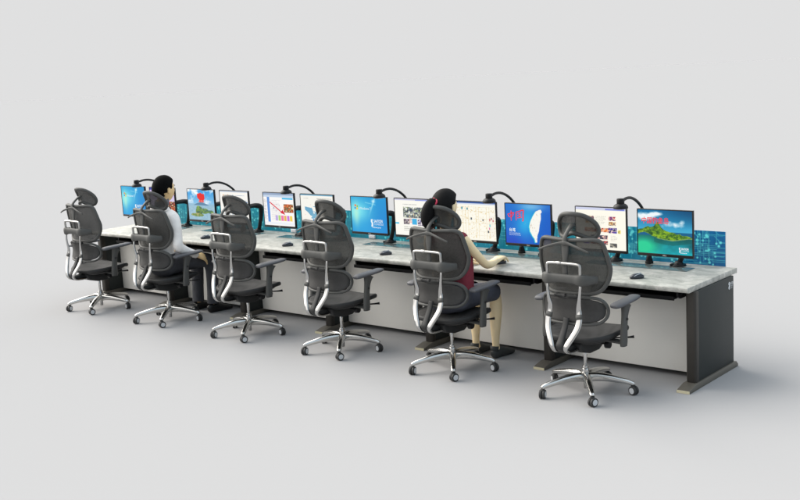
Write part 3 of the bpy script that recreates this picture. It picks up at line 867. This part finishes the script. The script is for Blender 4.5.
    for s in (-1, 1):
        bm = bmesh.new()
        loft(bm, [(s*.1165, -.263, .640, .0115, .0245), (s*.1225, -.270, .606, .0125, .0255)], k=1, n=14, up=(1, 0, 0), sq=2.4)
        link('grip_band', bm, M['frame'], bars, smooth=True)
    bm = bmesh.new()
    loft(bm, [(0, -.235, .60, .008, .022), (0, -.26, .54, .010, .024), (0, -.31, .46, .012, .026), (0, -.33, .415, .016, .034), (0, -.29, .385, .014, .036), (0, -.2, .385, .012, .036)], k=4, n=12, up=(1, 0, 0), sq=3)
    link('lower_spine', bm, M['mech'], t, smooth=True)
    # headrest
    bm = bmesh.new()
    loft(bm, [(0, -.232, 1.12, .010, .020), (0, -.225, 1.165, .010, .016), (0, -.19, 1.20, .010, .014), (0, -.150, 1.225, .011, .018), (0, -.122, 1.235, .010, .024)], k=4, n=10, up=(1, 0, 0), sq=2.6)
    stem = link('headrest', bm, M['frame'], t, smooth=True)
    def hpt(x, z):
        q = abs(x)/.155
        return (x, -.130+.085*q**1.8-(z-1.23)*.20, z)
    ho = [(0, 1.316), (.062, 1.309), (.110, 1.284), (.145, 1.240), (.155, 1.190), (.138, 1.150), (.098, 1.140), (.05, 1.162)]
    ho = ho+[(0, 1.176)]+[(-x, z) for x, z in ho[1:][::-1]]
    bm = bmesh.new(); loft(bm, [(*hpt(x, z), .016, .017) for x, z in ho], k=5, n=12, up=(0, 1, 0), closed=True)
    link('headrest_frame', bm, M['frame'], stem, smooth=True)
    bm = bmesh.new()
    def zb(x):
        q = abs(x)/.152
        lo_ = 1.176-.034*min(1, q/.65)**2 if q < .85 else 1.142+(q-.85)/.15*.03
        hi_ = 1.316-.10*q**2.6
        return lo_, hi_
    def F3(u, v):
        x = (2*u-1)*.149; lo_, hi_ = zb(x)
        p = hpt(x, lo_+(hi_-lo_)*v)
        return (p[0], p[1]+(.008+.02*math.sin(PI*min(1, abs(x)/.15)))*math.sin(PI*v), p[2])
    sheet(bm, F3, 22, 10, .005)
    link('headrest_mesh', bm, M['mesh'], stem, smooth=True)
    return t
chair = make_chair()
ch_labels = ['empty grey mesh chair nearest the right end of the desk, front of the row', 'grey mesh chair the woman in the burgundy top sits on',
    'empty grey mesh chair just left of the woman, in front of the pale map page', 'empty grey mesh chair just right of the man, in front of the dotted page',
    'grey mesh chair the man in the white shirt sits on', 'empty grey mesh chair at the far left end of the desk, left of the man']
for i in range(6):
    o = chair if i == 0 else copy_tree(chair)
    o.location = (HUB[0]-i*PITCH, HUB[1], 0)
    tag(o, ch_labels[i], 'chair', 'office chairs in a row before the desk')

# ------------------------------------------------------------------ people
def head_verts(bm, c, sx=.082, sy=.102, sz=.122, tilt=0.):
    """head with jaw, brow, nose and ears, facing +Y"""
    b2 = bmesh.new()
    bmesh.ops.create_uvsphere(b2, u_segments=48, v_segments=40, radius=1)
    for v in b2.verts:
        x, y, z = v.co
        low = max(0, -z)
        X = x*sx*(1-.30*low**1.5); Y = y*sy; Z = z*sz
        if y < 0: Y *= 1-.35*low**1.2
        else: Y = Y*(1-.10*low)+.012*low
        if y > 0:
            Y += .022*math.exp(-((X/.013)**2))*math.exp(-((Z+.022)/.020)**2)        # nose
            Y += .006*math.exp(-((X/.04)**2))*math.exp(-((Z-.03)/.012)**2)          # brow
            Y += .006*math.exp(-((X/.024)**2))*math.exp(-((Z+.066)/.010)**2)        # mouth
            Y += .008*math.exp(-((X/.022)**2))*math.exp(-((Z+.104)/.016)**2)        # chin
            Y -= .006*math.exp(-(((abs(X)-.032)/.014)**2))*math.exp(-((Z-.005)/.012)**2)
        v.co = (X, Y, Z)
    for s in (-1, 1):
        ell(b2, (s*(sx+.003), -.006, -.012), (.008, .020, .033), Matrix.Rotation(-.15, 3, 'X'), 16)
    b2.transform(Matrix.Translation(c) @ Matrix.Rotation(tilt, 4, 'X'))
    tmp = bpy.data.meshes.new('t'); b2.to_mesh(tmp); b2.free(); bm.from_mesh(tmp); bpy.data.meshes.remove(tmp)
def hand(bm, W, D, Nrm, side=1, curl=.35, s=1.):
    """W wrist point, D forward dir, Nrm back-of-hand normal"""
    W = Vector(W); D = Vector(D).normalized(); N = Vector(Nrm); N = (N-D*N.dot(D)).normalized(); S = D.cross(N)*side
    def P(a, b, c): return W+D*a*s+S*b*s+N*c*s
    loft(bm, [(*P(-.03, 0, 0), .018*s, .024*s), (*P(.01, 0, 0), .015*s, .028*s), (*P(.05, 0, .003), .014*s, .038*s), (*P(.085, 0, .0), .011*s, .037*s)], k=4, n=14, up=S)
    for i, (b, L) in enumerate(((-.029, .062), (-.010, .072), (.010, .067), (.029, .052))):
        q = [P(.07, b*.95, 0)]; ang = .15
        d = D.copy(); pos = P(.082, b, -.001); q.append(pos)
        for seg, fr in enumerate((.45, .3, .25)):
            ang += curl; dd = (D*math.cos(ang)-N*math.sin(ang)+S*b*7).normalized()
            pos = pos+dd*L*fr*s; q.append(pos)
        rr = [.0090, .0084, .0076, .0070, .0058]
        loft(bm, [(*p, r*s) for p, r in zip(q, rr)], k=4, n=8, up=S)
    q = [P(.015, -.02, -.004), P(.04, -.045, -.012), P(.065, -.056, -.018), P(.085, -.056, -.024)]
    loft(bm, [(*p, r*s) for p, r in zip(q, (.014, .012, .010, .008))], k=4, n=8, up=N)
def shoe(bm, heel, toe, s=1.):
    h = Vector(heel); t = Vector(toe); d = (t-h)
    def P(f, z): p = h+d*f; return (p.x, p.y, z)
    side = Vector((d.y, -d.x, 0)).normalized()
    loft(bm, [(*P(-.03, .035), .022*s, .020), (*P(.05, .040), .036*s, .030), (*P(.3, .045), .042*s, .032), (*P(.6, .034), .030*s, .040), (*P(.85, .025), .022*s, .040), (*P(1.0, .020), .014*s, .024)], k=4, n=16, up=side, sq=2.3)
    for v in bm.verts: v.co.z = max(v.co.z, .002)

def hair_cap(bm, c, test, sx=.082, sy=.102, sz=.122, off=.013, tilt=0., back=0.):
    b2 = bmesh.new(); bmesh.ops.create_uvsphere(b2, u_segments=64, v_segments=48, radius=1)
    kill = []
    for v in b2.verts:
        x, y, z = v.co
        t_ = test(x, y, z)
        low = max(0, -z)
        X = x*(sx)*(1-.30*low**1.5); Y = y*sy; Z = z*sz
        if y < 0: Y *= 1-.25*low**1.2
        n = Vector((X/sx**2, Y/sy**2, Z/sz**2)).normalized()
        d = off*min(1, max(0, t_)*5)-.006*(t_ <= 0)
        d += back*max(0, -y)*(t_ > 0)
        p = Vector((X, Y, Z))+n*d
        v.co = p
        if t_ < -.12: kill.append(v)
    b2.transform(Matrix.Translation(c) @ Matrix.Rotation(tilt, 4, 'X'))
    tmp = bpy.data.meshes.new('t'); b2.to_mesh(tmp); b2.free(); bm.from_mesh(tmp); bpy.data.meshes.remove(tmp)
def face_parts(t, c, sy, woman=False, tilt=0.):
    Rt = Matrix.Translation(c) @ Matrix.Rotation(tilt, 4, 'X')
    for s in (-1, 1):
        bm = bmesh.new(); ell(bm, (s*.032, sy-.014, .006), (.014, .010, .0075), n=14); bm.transform(Rt)
        e = link('eye', bm, M['eyew'], t, smooth=True)
        bm = bmesh.new(); ell(bm, (s*.032, sy-.0065, .006), (.0065, .004, .0065), n=12); bm.transform(Rt)
        link('iris', bm, M['dark'], e, smooth=True)
        bm = bmesh.new(); loft(bm, [(s*.014, sy-.001, .027, .002, .003), (s*.032, sy-.004, .034, .002, .0035), (s*.052, sy-.016, .028, .002, .002)], k=4, n=6); bm.transform(Rt)
        link('eyebrow', bm, M['hairm'], t, smooth=True)
    bm = bmesh.new(); ell(bm, (0, sy-.006, -.064), (.022, .008, .006), n=14); bm.transform(Rt)
    link('mouth', bm, M['lip'], t, smooth=True)

def make_man():
    t = empty('person', (HUB[0]-4*PITCH, HUB[1], 0))
    tag(t, 'seated man with short black hair, white shirt and charcoal trousers, hand on lap', 'person')
    hc = (0.005, .065, 1.322)
    bm = bmesh.new(); head_verts(bm, hc, .080, .106, .125)
    loft(bm, [(0, .01, 1.10, .058, .062), (0, .02, 1.18, .054, .055), (0, .045, 1.24, .056, .055)], k=4, n=18)
    loft(bm, [(0, -.03, .56, .10, .15), (0, -.05, .72, .09, .13), (0, -.03, .9, .10, .15), (0, -.01, 1.04, .09, .16), (0, .005, 1.12, .055, .09)], k=4, n=20)
    for s in (-1, 1):
        W = (s*.215, .235, .645)
        loft(bm, [(s*.15, .0, 1.06, .05), (s*.20, -.0, .98, .045), (s*.235, -.02, .82, .038), (s*.25, -.03, .765, .037), (s*.235, .08, .71, .035), W+(.026,)], k=4, n=14)
        hand(bm, W, (-.06*s, .9, -.40), (s*.75, .15, .62), s, .22, 1.25)
        loft(bm, [(s*.09, -.04, .56, .06), (s*.11, .25, .56, .045), (s*.12, .42, .53, .038), (s*.12, .46, .46, .036), (s*.12, .465, .3, .034), (s*.12, .46, .08, .03)], k=4, n=14)
    organic('body', bm, M['skinm'], t, .004, 3)
    face_parts(t, hc, .106)
    bm = bmesh.new()
    def test(x, y, z):
        # hairline: covers crown, back down to the nape, sideburn before the ear
        if y > .0: lim = .36+.25*max(0, y-.3) if y > .45 else (.02 if abs(x) > .5 and y < .30 else .30)
        else: lim = -.55 if abs(x) < .75 else -.25
        if y > -.25 and y < .08 and abs(x) > .8: lim = .12
        return z-lim
    hair_cap(bm, hc, test, .080, .106, .125, .019, 0, .012)
    organic('hair', bm, M['hairm'], t, .005, 2)
    bm = bmesh.new()
    loft(bm, [(0, -.035, .63, .10, .165), (0, -.055, .67, .118, .172), (0, -.06, .74, .12, .172), (0, -.04, .88, .125, .188), (0, -.015, 1.0, .12, .20), (0, -.003, 1.08, .095, .185), (0, .01, 1.125, .072, .115), (0, .015, 1.155, .064, .072)], k=5, n=26, sq=2.2)
    for s in (-1, 1):
        loft(bm, [(s*.12, .0, 1.07, .07), (s*.18, -.0, 1.045, .068), (s*.215, -.005, .96, .062), (s*.24, -.015, .86, .055), (s*.255, -.025, .785, .053), (s*.25, .03, .735, .050), (s*.235, .10, .70, .046), (s*.222, .19, .662, .040), (s*.217, .225, .648, .037)], k=5, n=18)
    organic('shirt', bm, M['shirt'], t, .007, 6)
    bm = bmesh.new()
    loft(bm, [(.067*math.cos(a), .022+.063*math.sin(a), 1.19+.012*math.sin(a), .009, .034) for a in [2*PI*i/12 for i in range(12)]], k=3, n=10, up=(0, 0, 1), closed=True)
    link('collar', bm, M['collar'], t, smooth=True)
    bm = bmesh.new()
    loft(bm, [(0, -.05, .70, .122, .176), (0, -.05, .62, .13, .186), (0, -.03, .55, .11, .18), (0, .02, .53, .07, .16)], k=4, n=22)
    for s in (-1, 1):
        loft(bm, [(s*.09, -.06, .565, .09), (s*.10, .08, .575, .092), (s*.115, .26, .573, .083), (s*.12, .39, .56, .076), (s*.12, .455, .53, .073), (s*.12, .48, .46, .066), (s*.12, .478, .34, .061), (s*.12, .468, .2, .058), (s*.12, .46, .09, .060)], k=5, n=18, sq=2.2)
    organic('trousers', bm, M['trousers'], t, .007, 5)
    for s in (-1, 1):
        bm = bmesh.new(); shoe(bm, (s*.12, .40, 0), (s*.16, .665, 0), 1.25)
        link('shoe', bm, M['shoe'], t, smooth=True)
    return t
def make_woman():
    t = empty('person', (HUB[0]-PITCH, HUB[1], 0))
    tag(t, 'seated woman with a black ponytail in a sleeveless burgundy top, hand on a mouse', 'person')
    hc = (-.005, .01, 1.300)
    bm = bmesh.new(); head_verts(bm, hc, .076, .098, .116)
    loft(bm, [(0, -.02, 1.08, .045, .05), (0, -.015, 1.15, .042, .042), (0, -.0, 1.22, .046, .046)], k=4, n=18)
    loft(bm, [(0, -.03, .56, .10, .15), (0, -.04, .72, .085, .115), (0, -.02, .9, .10, .135), (0, -.012, 1.02, .085, .145), (0, -.01, 1.085, .05, .10)], k=4, n=20)
    for s in (-1, 1):
        if s > 0:
            W = (.118, .485, .806)
            loft(bm, [(.135, -.01, 1.055, .044), (.175, .0, 1.035, .044), (.203, .045, .965, .038), (.228, .125, .875, .033), (.232, .165, .838, .032), (.212, .235, .818, .032), (.165, .37, .805, .027), W+(.020,)], k=5, n=14)
            hand(bm, W, (-.30, .95, .05), (0, .0, 1), 1, .42, 1.25)
        else:
            W = (-.15, .43, .786)
            loft(bm, [(-.135, -.01, 1.055, .044), (-.175, .0, 1.035, .046), (-.21, .04, .95, .042), (-.235, .12, .85, .037), (-.235, .16, .82, .035), (-.20, .28, .80, .032), W+(.022,)], k=5, n=14)
            hand(bm, W, (.3, .95, -.02), (0, 0, 1), -1, .2, 1.0)
        loft(bm, [(s*.09, -.04, .56, .07), (s*.10, .25, .56, .065), (s*.10, .42, .535, .056), (s*.10, .465, .48, .050), (s*.10, .462, .38, .052), (s*.10, .45, .25, .042), (s*.10, .445, .13, .030), (s*.10, .45, .06, .034)], k=5, n=16)
    organic('body', bm, M['skin'], t, .004, 3)
    face_parts(t, hc, .098, True)
    bm = bmesh.new()
    def test(x, y, z):
        if y > .35: lim = .45
        elif y > .0: lim = .45-.9*(.35-y)
        else: lim = -.35
        if -.3 < y < .12 and abs(x) > .75: lim = .12
        return z-lim
    hair_cap(bm, hc, test, .076, .098, .116, .024, 0, .016)
    organic('hair', bm, M['hair'], t, .005, 2)
    bm = bmesh.new()
    loft(bm, [(-.02, -.105, 1.350, .024, .026), (-.032, -.135, 1.342, .040, .040), (-.048, -.158, 1.285, .052, .052), (-.058, -.162, 1.22, .050, .050), (-.062, -.155, 1.17, .034, .036), (-.064, -.148, 1.14, .008, .010)], k=5, n=18)
    link('ponytail', bm, M['hair'], t, smooth=True)
    bm = bmesh.new()
    Rb = Matrix.Translation((-.024, -.118, 1.348)) @ Matrix.Rotation(.9, 4, 'X')
    loft(bm, [(.031*math.cos(a), .031*math.sin(a), 0, .009, .009) for a in [2*PI*i/12 for i in range(12)]], k=2, n=8, up=(0, 0, 1), closed=True); bm.transform(Rb)
    link('hair_band', bm, M['red'], t, smooth=True)
    bm = bmesh.new()
    loft(bm, [(.035, .0, .66, .130, .176), (.035, .01, .74, .125, .172), (.03, .015, .84, .130, .174), (.02, .015, .93, .132, .176), (0, -.0, 1.01, .110, .172), (0, -.008, 1.068, .088, .168), (0, -.012, 1.105, .060, .105), (0, -.012, 1.125, .052, .06)], k=5, n=26, sq=2.15)
    for s in (-1, 1): ell(bm, (s*.145, -.008, 1.058), (.052, .056, .053), n=16)
    for s in (-1, 1): ell(bm, (s*.065, .085, .93), (.055, .05, .06), n=16)
    organic('top', bm, M['top'], t, .007, 5)
    bm = bmesh.new()
    loft(bm, [(.033, .0, .72, .122, .17), (.02, -.02, .64, .13, .188), (0, -.02, .56, .125, .195), (0, .0, .53, .09, .17)], k=4, n=24)
    for s in (-1, 1):
        loft(bm, [(s*.085, -.05, .565, .09), (s*.09, .1, .575, .093), (s*.095, .26, .57, .085), (s*.098, .40, .556, .076), (s*.098, .452, .545, .07)], k=5, n=20, sq=2.2)
    loft(bm, [(0, .0, .56, .075, .10), (0, .2, .57, .07, .08), (0, .38, .56, .06, .06)], k=4, n=16)
    organic('skirt', bm, M['skirt'], t, .007, 5)
    for s in (-1, 1):
        bm = bmesh.new(); shoe(bm, (s*.10, .40, 0), (s*.12+.01, .64, 0), 1.15)
        loft(bm, [(s*.10, .425, .06, .034), (s*.10, .43, .10, .042, .034)], k=1, n=14)
        sh = link('shoe', bm, M['shoew'], t, smooth=True)
    return t
make_man(); make_woman()

# ------------------------------------------------------------------ light: studio dome with a soft key
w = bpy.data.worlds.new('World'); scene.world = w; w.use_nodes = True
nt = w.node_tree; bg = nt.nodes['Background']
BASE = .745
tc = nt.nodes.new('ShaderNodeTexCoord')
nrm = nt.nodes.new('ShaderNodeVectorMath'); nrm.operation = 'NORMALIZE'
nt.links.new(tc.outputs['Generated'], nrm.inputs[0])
acc = None
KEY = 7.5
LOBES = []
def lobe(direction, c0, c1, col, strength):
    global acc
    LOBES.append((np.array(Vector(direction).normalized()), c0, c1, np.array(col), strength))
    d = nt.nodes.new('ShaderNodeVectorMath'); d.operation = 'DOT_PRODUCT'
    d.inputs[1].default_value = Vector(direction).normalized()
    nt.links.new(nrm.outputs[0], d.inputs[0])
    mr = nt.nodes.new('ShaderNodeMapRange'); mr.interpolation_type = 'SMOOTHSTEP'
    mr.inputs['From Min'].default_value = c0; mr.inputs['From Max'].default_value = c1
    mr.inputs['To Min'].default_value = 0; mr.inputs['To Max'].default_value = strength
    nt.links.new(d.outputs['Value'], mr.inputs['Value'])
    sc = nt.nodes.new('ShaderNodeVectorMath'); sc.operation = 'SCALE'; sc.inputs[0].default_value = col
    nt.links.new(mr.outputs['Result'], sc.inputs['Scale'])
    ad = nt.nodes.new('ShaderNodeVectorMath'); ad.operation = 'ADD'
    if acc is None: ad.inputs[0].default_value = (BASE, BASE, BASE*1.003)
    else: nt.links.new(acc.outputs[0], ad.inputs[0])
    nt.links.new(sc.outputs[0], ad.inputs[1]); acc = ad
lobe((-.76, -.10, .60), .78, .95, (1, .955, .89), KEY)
lobe((.62, -.75, .15), -.25, .70, (1, 1, 1), -.48)           # negative lobe added to dim the dome behind the camera
lobe((-.40, -.85, .33), .86, .95, (1, .98, .95), 1.6)        # small softbox lobe added front left to lift doors and chrome      
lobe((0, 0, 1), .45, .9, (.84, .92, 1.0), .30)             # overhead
lobe((.80, .0, .62), .15, .95, (.62, .82, 1.0), .70)         # cool fill added from the right to tint the shadows blue
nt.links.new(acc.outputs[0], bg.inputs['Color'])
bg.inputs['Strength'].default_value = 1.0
# the pale studio floor runs into the backdrop: its grey is what makes both equally bright far from the desk
zz = (np.arange(400)+.5)/400; ph = (np.arange(720)+.5)/720*2*PI
Zg, Pg = np.meshgrid(zz, ph); rr_ = np.sqrt(1-Zg**2)
Dd = np.stack([rr_*np.cos(Pg), rr_*np.sin(Pg), Zg], -1)
L = np.ones(Dd.shape)*np.array((BASE, BASE, BASE*1.003))
for d_, c0, c1, col_, st in LOBES:
    t_ = np.clip((Dd @ d_-c0)/(c1-c0), 0, 1); L += (t_*t_*(3-2*t_))[..., None]*st*col_
E_ = 2*(L*Zg[..., None]).mean((0, 1))
alb = np.array((BASE, BASE, BASE*1.003))/E_
print('floor albedo', alb)
M['floor'].node_tree.nodes['Principled BSDF'].inputs['Base Color'].default_value = (*[float(a) for a in alb], 1)

# ------------------------------------------------------------------ camera
cam = bpy.data.cameras.new('Camera'); co = bpy.data.objects.new('Camera', cam); C.objects.link(co)
yaw, pitch, roll, f = .7138, -.1651, -.0554, 1058.11
Fv = Vector((-math.sin(yaw)*math.cos(pitch), math.cos(yaw)*math.cos(pitch), math.sin(pitch)))
Rv = Vector((math.cos(yaw), math.sin(yaw), 0)); Uv = Rv.cross(Fv)
c, s = math.cos(roll), math.sin(roll)
R2 = Rv*c+Uv*s; U2 = -Rv*s+Uv*c
Mx = Matrix((R2, U2, -Fv)).transposed().to_4x4(); Mx.translation = (3.1942, -6.7267, 2.3314)
co.matrix_world = Mx
cam.sensor_width = 36; cam.lens = f/800*36; cam.clip_start = .05; cam.clip_end = 2000
scene.camera = co
scene.view_settings.view_transform = 'Standard'; scene.view_settings.look = 'None'
scene.view_settings.exposure = 0; scene.view_settings.gamma = 1
scene.render.engine = 'CYCLES'
scene.cycles.transparent_max_bounces = 16
scene.cycles.sample_clamp_indirect = 6
